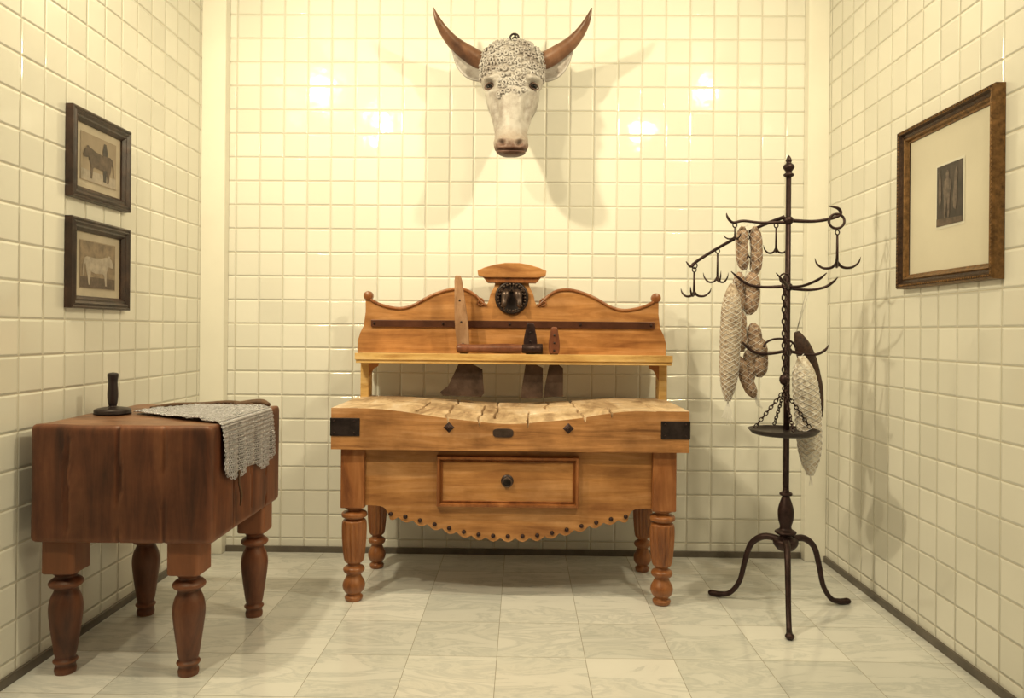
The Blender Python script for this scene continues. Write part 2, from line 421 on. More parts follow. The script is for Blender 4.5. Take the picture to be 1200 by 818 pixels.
extr('crest_cornice_step', [bb(u, v) for u, v in [(-28, 83), (28, 83), (35, 91), (-35, 91)]], 4.18, 4.238, pineL, T, 0.004, 2)
B = Buf()
for s in (-1, 1):
    top = half[6:18]
    pp = [bb(s*u*-1, v-1.5) for u, v in top]
    B.tube([(a, 4.203, b) for a, b in pp], 0.009, 8, 4)
    sp = []
    for i in range(22):
        a = i*0.42; r = 5.2-i*0.22
        sp.append(bb(s*(37+r*math.cos(a+1.2)), 60+r*math.sin(a+1.2)))
    B.tube([(a, 4.2, b) for a, b in sp], 0.005, 6, 2)
B.make('backboard_bead', pineL, T)
for s in (-1, 1):
    x, z = bb(s*168, 67)
    lathe('end_scroll', [(0.0, -.008), (.012, -.006), (.020, -.003), (.026, .002), (.026, .036), (.018, .040)], (x, 4.198, z), pineL, T, 24, axis='Y', smooth_n=2)
x0, z0 = bb(-164, 31); x1, z1 = bb(166, 39)
box('tool_rack_strip', x0, x1, 4.192, 4.206, z0, z1, strip, T, 0.002)
B = Buf()
for u in (-160, -80, -2, 80, 162):
    a, b = bb(u, 35); B.ball((a, 4.191, b), 0.008, 10)
B.make('strip_screws', iron, T)
mx_, mz_ = bb(0, 66)
lathe('medallion_disc', [(0.0, -0.006), (.07, -.006), (.078, -.012), (.088, -.012), (.094, -.004), (.094, .006)], (mx_, 4.196, mz_), ironb, T, 48, axis='Y', smooth_n=2)
B = Buf()
for s in (-1, 1):
    hx = mx_+s*0.033
    B.tube([(hx-s*.004, 4.185, mz_+.042), (hx, 4.172, mz_+.02), (hx+s*.006, 4.162, mz_-.012), (hx+s*.009, 4.154, mz_-.042), (hx+s*.010, 4.160, mz_-.055)], [.012, .024, .018, .015, .008], 12)
    B.tube([(hx-.018, 4.18, mz_+.032), (hx-.03, 4.172, mz_+.045), (hx-.026, 4.166, mz_+.064)], [.007, .005, .001], 6)
    B.tube([(hx+.018, 4.18, mz_+.032), (hx+.03, 4.172, mz_+.045), (hx+.026, 4.166, mz_+.064)], [.007, .005, .001], 6)
    B.tube([(hx+s*.02, 4.18, mz_+.022), (hx+s*.040, 4.172, mz_+.016)], [.008, .002], 6, 0)
for i in range(26):
    a = 2*PI*i/26
    B.ball((mx_+.074*math.cos(a), 4.186, mz_+.074*math.sin(a)), .008, 8)
B.make('medallion_cattle_heads', bronze, T)

# ================================================================= CLEAVERS and tools in the rack
def cleaver(px_, hw, hz0, hz1, lean, blade, hm, y=4.10):
    e = empty('meat_cleaver', (px_, y, 1.17))
    n = 14; L = []; R = []
    for i in range(n+1):
        t = i/n; z = hz0+(hz1-hz0)*t; w = hw*(0.85+0.25*math.sin(t*PI*1.3+.3)) * (1 if t < .93 else .75)
        c = px_+lean*t; L.append((c-w, z)); R.append((c+w, z))
    extr('handle', L+R[::-1], y-0.012, y+0.012, hm, e, 0.006, 3)
    B = Buf()
    for t in (0.12, 0.4, 0.68):
        B.ball((px_+lean*t, y-0.012, hz0+(hz1-hz0)*t), 0.006, 8)
    B.make('rivets', ironb, e)
    extr('blade', blade, y-0.003, y+0.003, steel, e, 0.001, 1)
    return e
cleaver(-0.318, 0.033, 1.178, 1.60, -0.035, [(-0.335, 1.20), (-0.345, 1.12), (-0.40, 1.0), (-0.445, .965), (-0.43, .945), (-0.22, .940), (-0.205, .96), (-0.215, 1.09), (-0.29, 1.13), (-0.30, 1.20)], handlew, 4.09)
cleaver(0.045, 0.034, 1.178, 1.345, 0.0, [(0.02, 1.20), (0.02, 1.12), (0.0, .99), (-0.005, .935), (0.115, .935), (0.115, 1.10), (0.075, 1.12), (0.07, 1.20)], iron, 4.10)
cleaver(0.175, 0.028, 1.178, 1.325, 0.0, [(0.155, 1.20), (0.15, 1.12), (0.125, 1.0), (0.12, .94), (0.225, .945), (0.225, 1.10), (0.20, 1.12), (0.195, 1.20)], handler, 4.10)
e = empty('meat_saw_handle', (-0.12, 4.05, 1.2))
lathe('wooden_grip', [(0.0, 0), (.020, .004), (.025, .03), (.021, .08), (.023, .16), (.027, .25), (.024, .33), (.020, .36), (.0, .365)], (-0.355, 4.045, 1.205), handler, e, 24, axis='X', smooth_n=3)
lathe('iron_ferrule', [(0.0, 0), (.024, .001), (.024, .05), (.028, .055), (.028, .11), (.0, .112)], (0.0, 4.045, 1.205), iron, e, 24, axis='X', smooth_n=0)

# ================================================================= BULL HEAD
H = empty('bull_head_wall_mount', (-0.066, YB, 2.6)); HX = -0.068
m, nt, b = new_mat('bull_plaster'); L = nt.links.new
tc = N(nt, 'ShaderNodeTexCoord'); sp = N(nt, 'ShaderNodeSeparateXYZ'); L(tc.outputs['Object'], sp.inputs[0])
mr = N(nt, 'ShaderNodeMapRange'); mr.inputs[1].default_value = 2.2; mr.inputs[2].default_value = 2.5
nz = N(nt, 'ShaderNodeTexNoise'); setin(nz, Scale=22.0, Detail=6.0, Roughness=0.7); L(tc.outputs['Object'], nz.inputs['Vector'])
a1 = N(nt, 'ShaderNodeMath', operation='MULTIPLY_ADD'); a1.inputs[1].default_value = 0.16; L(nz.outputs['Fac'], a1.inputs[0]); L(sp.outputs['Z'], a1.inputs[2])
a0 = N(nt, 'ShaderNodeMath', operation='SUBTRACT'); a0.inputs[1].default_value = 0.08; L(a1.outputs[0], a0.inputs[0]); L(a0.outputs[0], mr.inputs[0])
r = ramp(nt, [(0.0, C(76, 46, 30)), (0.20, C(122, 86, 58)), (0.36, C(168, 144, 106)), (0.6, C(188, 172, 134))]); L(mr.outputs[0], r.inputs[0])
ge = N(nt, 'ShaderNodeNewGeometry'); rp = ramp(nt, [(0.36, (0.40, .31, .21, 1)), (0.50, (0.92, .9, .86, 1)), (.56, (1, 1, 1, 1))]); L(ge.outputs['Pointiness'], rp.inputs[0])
n3 = N(nt, 'ShaderNodeTexNoise'); setin(n3, Scale=9.0, Detail=7.0, Roughness=0.75); L(tc.outputs['Object'], n3.inputs['Vector'])
r3 = ramp(nt, [(0.38, C(150, 116, 80)), (0.56, (1, 1, 1, 1))]); L(n3.outputs['Fac'], r3.inputs[0])
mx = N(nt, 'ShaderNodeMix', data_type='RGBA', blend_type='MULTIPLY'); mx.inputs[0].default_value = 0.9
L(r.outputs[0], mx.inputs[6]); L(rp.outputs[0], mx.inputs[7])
mx2 = N(nt, 'ShaderNodeMix', data_type='RGBA', blend_type='MULTIPLY'); mx2.inputs[0].default_value = 0.5
L(mx.outputs[2], mx2.inputs[6]); L(r3.outputs[0], mx2.inputs[7]); L(mx2.outputs[2], b.inputs['Base Color'])
bp = N(nt, 'ShaderNodeBump'); setin(bp, Strength=0.4, Distance=0.005); L(nz.outputs['Fac'], bp.inputs['Height']); L(bp.outputs[0], b.inputs['Normal'])
b.inputs['Roughness'].default_value = 0.5
bull = m
hornm = wood('horn_keratin', C(60, 36, 22), C(122, 80, 46), C(154, 110, 68), (6, 6, 6), 0.35, 0.2)
eyem = plain('glass_eye', C(18, 12, 8), 0.08, 0, bump=0)
lidm = plain('eyelid_dark', C(96, 68, 44), 0.5, 0, bump=0)
sec = [(2.222, .022, .020, 3.965), (2.228, .052, .045, 3.968), (2.245, .078, .068, 3.974), (2.275, .090, .082, 3.985), (2.31, .090, .088, 4.0), (2.35, .087, .09, 4.015), (2.41, .098, .10, 4.04), (2.48, .116, .118, 4.065), (2.55, .134, .135, 4.09), (2.61, .152, .145, 4.115), (2.66, .160, .148, 4.13), (2.72, .163, .145, 4.15), (2.78, .165, .138, 4.17), (2.83, .152, .125, 4.185), (2.87, .122, .10, 4.20), (2.895, .080, .065, 4.205), (2.905, .03, .025, 4.21)]
P = smooth_prof(sec, 13); seg = 220
V = []; F = []
def gs(x, z, cx, cz, sx, sz): return math.exp(-((x-cx)/sx)**2-((z-cz)/sz)**2)
for (z, a, bb_, cy) in P:
    for i in range(seg):
        th = 2*PI*i/seg; c = math.cos(th); s = math.sin(th)
        ex = 0.82
        x = a*math.copysign(abs(c)**ex, c); y = bb_*math.copysign(abs(s)**ex, s)
        front = max(0, -s)
        nrm = Vector((c, s, 0)); ax = abs(x)
        d = 0.0
        d -= 0.028*gs(ax, z, 0.125, 2.612, .030, .022)*(0.3+front)
        d += 0.022*gs(ax, z, 0.118, 2.652, .04, .016)*(0.3+front)
        d += 0.012*gs(ax, z, 0.11, 2.575, .03, .018)*front
        d -= 0.030*gs(ax, z, 0.085, 2.45, .022, .08)*front
        d += 0.016*gs(x, z, 0.0, 2.44, .035, .12)*front
        d += 0.014*gs(ax, z, 0.052, 2.295, .035, .022)*front
        d -= 0.036*gs(ax, z, 0.048, 2.284, .017, .013)*front
        d -= 0.016*math.exp(-((z-2.247-0.25*ax*ax/0.02*0.05)/0.005)**2)*(0.4+front)
        m_ = max(0, min(1, (z-2.50-0.4*max(0, ax-0.03))/0.07))
        if z < 2.66: m_ *= max(0, 1-gs(ax, z, .125, 2.61, .04, .03)*1.6)
        q = Vector((x, y*0.9+cy, z))
        w = noise.noise(q*14)*0.03; q2 = q+Vector((w, w, -w))
        n2 = noise.noise(q2*24+Vector((5, 5, 5)))
        curl = (1-2*abs(n2))*0.008
        d += m_*curl + (1-m_)*0.004*noise.noise(q*30)
        V.append((HX+x+nrm.x*d, cy+y+nrm.y*d, z+(m_*curl*0.6 if z > 2.86 else 0)))
n = len(P)
for j in range(n-1):
    for i in range(seg): F.append((j*seg+i, j*seg+(i+1) % seg, (j+1)*seg+(i+1) % seg, (j+1)*seg+i))
F.append(tuple(range(seg))); F.append(tuple((n-1)*seg+i for i in range(seg)))
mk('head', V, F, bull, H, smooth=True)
# curls of forehead hair
B = Buf(); placed = []
tries = 0
while len(placed) < 170 and tries < 12000:
    tries += 1
    z = random.uniform(2.545, 2.90); th = random.uniform(PI*0.98, PI*2.02)
    k = min(range(len(P)), key=lambda q: abs(P[q][0]-z)); _, a, bb_, cy = P[k]
    c = math.cos(th); s = math.sin(th)
    x = a*math.copysign(abs(c)**.82, c); y = bb_*math.copysign(abs(s)**.82, s)
    if z < 2.67 and abs(x) > 0.065: continue
    pos = Vector((HX+x, cy+y, z))
    if any((pos-q).length < 0.022 for q in placed): continue
    placed.append(pos)
    up_ = 0.0 if z < 2.78 else (z-2.78)*8
    nr = Vector((c, s, up_)).normalized(); pos = pos+nr*0.006
    e1 = nr.orthogonal().normalized(); e2 = nr.cross(e1); ph = random.uniform(0, 6.28); sg = random.choice((-1, 1)); R0 = random.uniform(.012, .017)
    pts = []
    for i in range(13):
        t = i/12; a_ = ph+sg*t*7.0; rr = R0*(1-t*.8)
        pts.append(pos+e1*rr*math.cos(a_)+e2*rr*math.sin(a_)+nr*(0.014*t))
    B.tube(pts, [.003, .0045]+[.0052]*8+[.005, .004, .002], 6, 2)
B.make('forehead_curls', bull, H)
V = []; F = []
nk = [(4.12, .10, .14, 2.62), (4.19, .135, .17, 2.64), (4.26, .150, .19, 2.66), (4.32, .155, .20, 2.67), (4.365, .155, .20, 2.67)]
for (y, a, c_, zc) in nk:
    for i in range(48):
        t = 2*PI*i/48; V.append((HX+a*math.cos(t), y, zc+c_*math.sin(t)))
for j in range(len(nk)-1):
    for i in range(48): F.append((j*48+i, j*48+(i+1) % 48, (j+1)*48+(i+1) % 48, (j+1)*48+i))
F.append(tuple(range(48))); F.append(tuple(4*48+i for i in range(48)))
mk('neck', V, F, bull, H, smooth=True)
B = Buf()
for s in (-1, 1): B.ball((HX+s*0.120, 4.022, 2.608), 0.021, 18, (0.8, 0.8, 0.7))
B.make('eyes', eyem, H)
B = Buf()
for s in (-1, 1):
    pts = [(HX+s*(0.120+0.023*math.cos(t)), 4.006+0.014*abs(math.cos(t))+(.004 if s*math.cos(t) > 0 else 0), 2.609+0.016*math.sin(t)-.006*math.cos(t)) for t in [i*2*PI/18 for i in range(18)]]
    B.tube(pts, 0.0045, 8, 0, True)
B.make('eyelids', lidm, H)
B = Buf()
for s in (-1, 1):
    B.tube([(HX+s*.09, 4.20, 2.785), (HX+s*.17, 4.18, 2.80), (HX+s*.245, 4.155, 2.835), (HX+s*.315, 4.13, 2.878), (HX+s*.370, 4.10, 2.932), (HX+s*.405, 4.07, 2.985), (HX+s*.428, 4.05, 3.045)],
           [.048, .050, .046, .038, .028, .018, .003], 20, 8)
B.make('horns', hornm, H)
for s in (-1, 1):
    V = []; F = []; ns, nt_ = 22, 12
    bs = Vector((HX+s*0.135, 4.19, 2.705)); tp = Vector((HX+s*0.335, 4.13, 2.845)); ax = (tp-bs); dn = Vector((s*0.55, 0, -0.83)).normalized()
    for i in range(ns+1):
        u = i/ns; w = 0.046*(math.sin(PI*u**0.85)**0.9)+0.014*(1-u)
        for k in range(nt_+1):
            t = -1+2*k/nt_
            q = bs+ax*u+dn*(w*t+0.016*math.sin(PI*u))+Vector((0, -0.036*t*t*math.sin(PI*min(1, u+.1))+0.016*math.sin(PI*u), 0))
            V.append(q)
    for i in range(ns):
        for k in range(nt_):
            a = i*(nt_+1)+k; F.append((a, a+1, a+nt_+2, a+nt_+1))
    mk('ear', V, F, bull, H, smooth=True, solid=0.010)
B = Buf(); B.chain((HX+0.01, 4.19, 2.91), (HX+0.012, 4.33, 3.0), 0.04, .005); B.ring((HX+.01, 4.19, 2.935), .024, .006, (1, 0, 0), (0, 0, 1)); B.tube([(HX+.012, 4.30, 2.995), (HX+.012, 4.37, 2.995)], .006, 8, 0)
B.make('hanging_chain', ironb, H)

# ================================================================= LEFT BUTCHER BLOCK
K = empty('butcher_block', (-1.46, 3.1, 0))
kx0, kx1, ky0, ky1, kz0, kz1 = -1.80, -1.125, 2.72, 3.49, 0.512, 0.945
def rrect(x0, x1, y0, y1, r, n=8):
    o = []
    for cx, cy, a0 in ((x1-r, y1-r, 0), (x0+r, y1-r, PI/2), (x0+r, y0+r, PI), (x1-r, y0+r, 1.5*PI)):
        for i in range(n+1):
            a = a0+PI/2*i/n; o.append((cx+r*math.cos(a), cy+r*math.sin(a)))
    return o
def dens(o, st=0.008):
    out = []
    for a, b in zip(o, o[1:]+o[:1]):
        d = math.hypot(b[0]-a[0], b[1]-a[1]); n = max(1, int(d/st))
        for i in range(n): out.append((a[0]+(b[0]-a[0])*i/n, a[1]+(b[1]-a[1])*i/n))
    return out
O = dens(rrect(kx0, kx1, ky0, ky1, 0.022)); n = len(O)
cxk, cyk = (kx0+kx1)/2, (ky0+ky1)/2
zz = [(kz0, -.010), (kz0+.008, -.002), (kz0+.02, 0)]+[(kz0+.02+(kz1-kz0-.04)*i/20, 0) for i in range(1, 21)]+[(kz1-.012, -.002), (kz1-.004, -.006), (kz1, -.014)]
V = []; F = []; mi = []
for (z, o) in zz:
    for (x, y) in O:
        d = Vector((x-cxk, y-cyk)); l = d.length; d = d/l
        w = 0.004*noise.noise(Vector((x*5, y*5, z*2)))
        grv = 0
        for g, (gx, gy) in enumerate(((-1.66, ky0), (-1.47, ky0), (-1.30, ky0), (kx1, 2.93), (kx1, 3.12), (kx1, 3.3))):
            off = 0.006*noise.noise(Vector((z*6, g*5, 0)))
            if abs(x-gx-(off if gy == ky0 else 0)) < (0.005 if gy == ky0 else .01) and abs(y-gy-(off if gx == kx1 else 0)) < (.012 if gx != kx1 else .005):
                if (g*3+int(z*9)) % 4 != 0: grv = -0.009
        k = o+w+grv
        zt = z
        if z > kz1-.03: zt += 0.007*noise.noise(Vector((x*6, y*6, 3)))-0.004
        V.append((x+d.x*k, y+d.y*k, zt))
for j in range(len(zz)-1):
    for i in range(n): F.append((j*n+i, j*n+(i+1) % n, (j+1)*n+(i+1) % n, (j+1)*n+i)); mi.append(0)
prev = (len(zz)-1)*n
for s in range(1, 14):
    f = 1-s/14; b_ = len(V)
    for i in range(n):
        vx, vy, vz = V[(len(zz)-1)*n+i]; x = cxk+(vx-cxk)*f; y = cyk+(vy-cyk)*f
        V.append((x, y, kz1-0.004-0.004*(1-f)+0.004*noise.noise(Vector((x*6, y*6, 3)))))
    for i in range(n): F.append((prev+i, prev+(i+1) % n, b_+(i+1) % n, b_+i)); mi.append(1)
    prev = b_
F.append(tuple(prev+i for i in range(n))); mi.append(1); F.append(tuple(range(n))); mi.append(0)
kb = mk('block_body', V, F, darkw, K, smooth=True); kb.data.materials.append(darkt)
for p, k in zip(kb.data.polygons, mi): p.material_index = k
for i, (x, y) in enumerate(((-1.712, 2.81), (-1.245, 2.81), (-1.205, 3.39), (-1.70, 3.39))):
    w = 0.062
    extr('leg_%d_square' % (i+1), rrect(x-w, x+w, y-w, y+w, 0.018, 4), 0.385, 0.516, darkw, K, 0.006, 2, plane='XY')
    lathe('leg_%d_turned' % (i+1), [(.055, .392), (.052, .383), (.040, .372), (.038, .362), (.052, .352), (.060, .340), (.054, .328), (.040, .320), (.042, .308), (.052, .285), (.058, .255), (.058, .225), (.053, .18), (.045, .12), (.038, .075), (.034, .058), (.040, .052), (.043, .046), (.038, .038), (.034, .03), (.038, .015), (.036, 0)], (x, y, 0), darkw, K, 32, smooth_n=3)

e = empty('meat_pounder', (-1.71, 3.08, kz1))
lathe('flat_base', [(0, 0.0), (.066, .0), (.070, .006), (.068, .02), (.045, .026), (.018, .03), (.014, .036)], (-1.70, 3.10, kz1-.003), ironb, e, 36, smooth_n=2)
lathe('upright_handle', [(.014, .03), (.018, .045), (.021, .08), (.018, .13), (.021, .155), (.019, .168), (.0, .172)], (-1.70, 3.10, kz1-.003), plain('black_handle', C(46, 32, 24), .35, bump=.1), e, 24, smooth_n=3)

# chainmail apron
mail = plain('chainmail_steel', C(214, 200, 164), 0.28, 0.9, var=0.35, scale=60, bump=0)
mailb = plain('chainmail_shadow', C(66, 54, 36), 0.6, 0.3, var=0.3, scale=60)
xE = kx1-0.002
def drape(a, b):
    rip = 0.004*noise.noise(Vector((a*12, b*12, 2)))
    R = 0.022
    if a > R: return Vector((xE-a+R*.4, b, kz1+0.006+abs(rip)*2.2))
    if a > -R:
        t = (R-a)/(2*R)*PI/2
        return Vector((xE-R+R*math.sin(t)+.012+.0*rip, b, kz1+.006-R+R*math.cos(t)))
    fold = 0.010*math.sin(b*34+1)*min(1, (-a-R)/0.12)
    return Vector((xE+.014+abs(fold)+abs(rip), b+fold*.5, kz1+.006+R*.2+a))
def inside(a, b):
    e1 = .01*noise.noise(Vector((a*9, b*9, 7)))
    if a < 0:
        lo = 2.785+e1; hi = 3.34; bot = -0.215-0.02*(b-2.78)/.55+0.02*math.sin(b*21)
        return lo < b < hi and a > bot
    return b > 2.785+0.66*a+e1 and b < interp([(0, 3.34), (.1, 3.42), (.28, 3.44), (.4, 3.36), (.50, 3.16)], a) and a < 0.495
V = []; F = []; st = 0.0112; r_ = 0.0072; rw = 0.0017
a = -0.25; row = 0
while a < 0.55:
    b = 2.76+(st/2 if row % 2 else 0)
    while b < 3.46:
        if inside(a, b):
            c = drape(a, b); du = (drape(a+.004, b)-c).normalized(); dv = (drape(a, b+.004)-c).normalized(); nn = du.cross(dv).normalized()
            tl_ = 0.35 if row % 2 else -0.35
            du2 = (du*math.cos(tl_)+nn*math.sin(tl_))
            n2 = du2.cross(dv).normalized(); b0 = len(V)
            for i in range(8):
                t = 2*PI*i/8; rad = du2*math.cos(t)+dv*math.sin(t)
                for k in range(4):
                    q = 2*PI*k/4; V.append(c+rad*(r_+rw*math.cos(q))+n2*rw*math.sin(q))
            for i in range(8):
                for k in range(4):
                    F.append((b0+i*4+k, b0+((i+1) % 8)*4+k, b0+((i+1) % 8)*4+(k+1) % 4, b0+i*4+(k+1) % 4))
        b += st
    a += st*0.82; row += 1
AP = empty('chainmail_apron', (-1.3, 3.1, kz1))
mk('mail_rings', V, F, mail, AP, smooth=True)
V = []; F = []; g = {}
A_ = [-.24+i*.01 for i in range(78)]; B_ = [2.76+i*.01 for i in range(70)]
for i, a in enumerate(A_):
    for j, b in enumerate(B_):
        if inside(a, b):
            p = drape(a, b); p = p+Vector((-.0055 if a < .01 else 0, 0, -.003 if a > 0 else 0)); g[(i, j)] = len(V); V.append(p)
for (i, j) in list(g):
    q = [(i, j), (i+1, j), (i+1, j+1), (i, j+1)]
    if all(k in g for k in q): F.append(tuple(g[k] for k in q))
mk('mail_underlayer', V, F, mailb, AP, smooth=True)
leather = plain('leather_strap_brown', C(100, 68, 36), .6, 0, var=.4, scale=30)
B = Buf()
B.tube([(-1.22, 3.40, kz1+.010), (-1.34, 3.44, kz1+.016), (-1.46, 3.42, kz1+.010), (-1.56, 3.34, kz1+.012), (-1.60, 3.22, kz1+.010)], [.006, .009, .008, .009, .006], 8)
B.tube([(-1.15, 3.40, kz1+.010), (-1.2, 3.43, kz1+.02), (-1.30, 3.38, kz1+.014)], [.01, .014, .009], 8)
B.tube([(xE+.022, 2.93, kz1-.20), (xE+.02, 2.935, kz1-.25), (xE+.024, 2.95, kz1-.30), (xE+.018, 2.955, kz1-.345)], [.006, .004, .006, .003], 6)
B.make('leather_ties', leather, AP)

# ================================================================= HOOK STAND
S_ = empty('meat_hook_stand', (1.24, 3.53, 0)); Q = 0.00401
def D(u, v, dy=0.0): return (1.24+u*Q, 3.53+dy, 1.3-(v-388)*Q)
B = Buf()
B.tube([(1.24, 3.53, .33), (1.24, 3.53, 2.05)], [.0145, .012], 16, 0)
B.make('pole', iron, S_)
lathe('finial', [(.012, 2.03), (.022, 2.036), (.024, 2.045), (.014, 2.052), (.016, 2.06), (.026, 2.075), (.022, 2.088), (.011, 2.098), (.014, 2.108), (.008, 2.125), (0, 2.135)], (1.24, 3.53, 0), iron, S_, 20, smooth_n=2)
lathe('turned_base', [(0, .285), (.03, .287), (.045, .30), (.055, .315), (.056, .335), (.035, .345), (.026, .355), (.045, .365), (.048, .375), (.030, .385), (.026, .40), (.034, .43), (.036, .47), (.030, .50), (.020, .53), (.018, .54), (.028, .545), (.028, .555), (.016, .562), (.014, .58)], (1.24, 3.53, 0), iron, S_, 28, smooth_n=3)
B = Buf()
for dx, dy in ((-.29, .20), (.335, .11), (-.093, -.325)):
    Lh = math.hypot(dx, dy); ux, uy = dx/Lh, dy/Lh
    pr = [(.03, .335), (.10, .335), (.16, .29), (.19, .20), (.215, .10), (.26, .035), (.31, .016), (Lh, .013)] if dy > 0 else [(.03, .335), (.10, .335), (.16, .29), (.20, .20), (.24, .10), (.29, .03), (.32, .016), (Lh+.01, .014)]
    B.tube([(1.24+ux*r0, 3.53+uy*r0, z0) for r0, z0 in pr], [.015, .016, .014, .013, .012, .012, .014, .016], 12, 6)
    B.ball((1.24+ux*Lh, 3.53+uy*Lh, .014), .020, 14, (1, 1, .7))
B.make('tripod_feet', iron, S_)
B = Buf()
arms = [
 ([(0, 256), (28, 257), (48, 254), (60, 249), (58, 242), (46, 239)], .0075),
 ([(0, 258), (-30, 259), (-52, 257), (-64, 259), (-70, 254), (-72, 248)], .0065),
 ([(-4, 252, 0), (-30, 262, .04), (-70, 283, .08), (-98, 301, .12), (-106, 308, .12), (-112, 302, .12)], .0075),
 ([(0, 333), (-28, 334), (-46, 331), (-58, 323), (-66, 316)], .0065),
 ([(0, 335), (24, 337), (42, 334), (52, 328), (58, 322)], .0065),
 ([(0, 334, 0), (-8, 336, -.10), (-20, 331, -.18), (-32, 322, -.22)], .0065),
 ([(0, 334, 0), (8, 334, -.10), (18, 328, -.18), (25, 321, -.2)], .0065),
 ([(0, 408), (-22, 412), (-38, 410), (-48, 403), (-52, 398)], .0065),
 ([(0, 408), (20, 412), (34, 412), (44, 407), (48, 401)], .0065),
 ([(0, 408, 0), (-6, 412, -.10), (-12, 408, -.16), (-16, 400, -.18)], .0065),
 ([(0, 408, 0), (8, 411, .10), (16, 407, .16), (22, 400, .18)], .0065),
]
for p, r0 in arms:
    rr = [r0+.002]+[r0]*(len(p)-2)+[.002]
    B.tube([D(*q) for q in p], rr, 8, 6)
for v in (256, 334, 409):
    B.ball(D(0, v), .024, 14, (1, 1, .9))
B.tube([D(-14+18*math.cos(t), 404+10*math.sin(t), -.06) for t in [PI+i*PI/10 for i in range(11)]], .005, 8, 2)
B.make('arms', iron, S_)
def anchor(B, top, h, sp, r=.006, rot=0.0):
    t = Vector(top); bt = t-Vector((0, 0, h))
    B.ring(t, .011, .003, (0, 0, 1), (1, .3, 0), 12, 6)
    B.tube([t-Vector((0, 0, .01)), bt], [r*.8, r*1.1], 8, 0)
    B.ring(bt, r*1.8, r*.7, (1, 0, 0), (0, 1, 0), 12, 6)
    for k in range(3):
        a = rot+2*PI*k/3; d = Vector((math.cos(a), math.sin(a), 0))
        B.tube([bt+Vector((0, 0, h*.12)), bt+d*sp*.22-Vector((0, 0, h*.04)), bt+d*sp*.6-Vector((0, 0, h*.05)), bt+d*sp*.9+Vector((0, 0, h*.10)), bt+d*sp+Vector((0, 0, h*.28))], [r, r, r*.9, r*.7, r*.15], 8, 5)
B = Buf()
B.ring(D(55, 257, -.01), .036, .006, (1, 0, .1), (0, .25, 1), 24, 8)
anchor(B, D(56, 270, -.01), .155, .115, .0065, .1)
anchor(B, D(-102, 312, .12), .12, .085, .006, .1)
B.ring(D(-102, 307, .12), .014, .003, (1, 0, 0), (0, 0, 1), 12, 6)
anchor(B, D(-76, 290, .09), .14, .07, .005, .5)
anchor(B, D(-14, 262, .0), .12, .065, .005, .2)
anchor(B, D(-62, 262, .0), .06, .05, .004, .8)
anchor(B, D(-45, 275, .03), .09, .045, .004, .3)
B.make('treble_hooks', iron, S_)
B = Buf()
B.chain(D(-14, 324, -.12), D(-13, 432, -.12), .034, .0042)
B.ring(D(-14, 326, -.12), .022, .004, (1, 0, 0), (0, 0, 1), 14, 6)
B.ball(D(-13, 440, -.12), .024, 14, (1, 1, 1.15))
B.ring(D(-13, 450, -.12), .010, .003, (1, 0, 0), (0, 0, 1), 12, 6)
pc = Vector(D(-14, 497, -.12))
for a in (PI*.97, PI*.03, -PI/2, PI/2):
    B.chain(Vector(D(-13, 452, -.12)), pc+Vector((.125*math.cos(a), .125*math.sin(a), .01)), .022, .0026)
B.make('scale_chains', iron, S_)
lathe('scale_pan', [(0, -.022), (.10, -.022), (.135, -.016), (.150, 0), (.156, .004), (.150, .004), (.134, -.010), (.10, -.014), (0, -.014)], tuple(pc), ironb, S_, 48, smooth_n=2)

# ---- sausages
def meat(name, base, spots, sc=70):
    m, nt, b = new_mat(name); L = nt.links.new
    tc = N(nt, 'ShaderNodeTexCoord'); nz = N(nt, 'ShaderNodeTexNoise'); setin(nz, Scale=float(sc), Detail=6.0, Roughness=.7)
    L(tc.outputs['Object'], nz.inputs['Vector']); r = ramp(nt, [(.36, spots), (.56, base), (.75, tuple(min(1, x*1.25) for x in base[:3])+(1,))])
    L(nz.outputs['Fac'], r.inputs[0]); L(r.outputs[0], b.inputs['Base Color'])
    bp = N(nt, 'ShaderNodeBump'); setin(bp, Strength=.6, Distance=.004); L(nz.outputs['Fac'], bp.inputs['Height']); L(bp.outputs[0], b.inputs['Normal'])
    b.inputs['Roughness'].default_value = .65; return m
msau = meat('dry_sausage', C(176, 138, 90), C(84, 52, 32)); msal = meat('mould_salami', C(196, 168, 118), C(124, 92, 56))
mwht = meat('white_salami', C(226, 206, 154), C(186, 154, 104)); mdrk = meat('dark_salami', C(74, 46, 26), C(36, 20, 12))
twine = plain('butcher_twine', C(236, 218, 170), .8, bump=0)
def body(B, p0, p1, r, bulge=(.3, .78, .96, 1, .97, 1, .98, .96, .8, .3), bend=(0, 0, 0)):
    p0 = Vector(p0); p1 = Vector(p1); n = len(bulge)-1; bd = Vector(bend)
    pts = [p0+(p1-p0)*(i/n)+bd*math.sin(PI*i/n) for i in range(n+1)]
    B.tube(pts, [r*k for k in bulge], 18, 5)
def net(B, p0, p1, r, bulge, turns=5, strands=6, tr=.0013, bend=(0, 0, 0)):
    p0 = Vector(p0); p1 = Vector(p1); bd = Vector(bend); sb = smooth_prof([(k,) for k in bulge], 8)
    n = 90
    for s in range(strands):
        for dr in (-1, 1):
            pts = []
            for i in range(n+1):
                t = i/n; a = dr*2*PI*turns*t/ (strands/2.0)+2*PI*s/strands
                k = sb[min(len(sb)-1, int(t*(len(sb)-1)))][0]
                c = p0+(p1-p0)*t+bd*math.sin(PI*t)
                pts.append(c+Vector((math.cos(a), math.sin(a), 0))*(r*k+.0008))
            B.tube(pts, tr, 4, 0)
E = empty('dried_sausage_string', D(-42, 262))
B = Buf(); Tw = Buf(); sbg = (.3, .78, .96, 1, .97, 1, .98, .96, .8, .3)
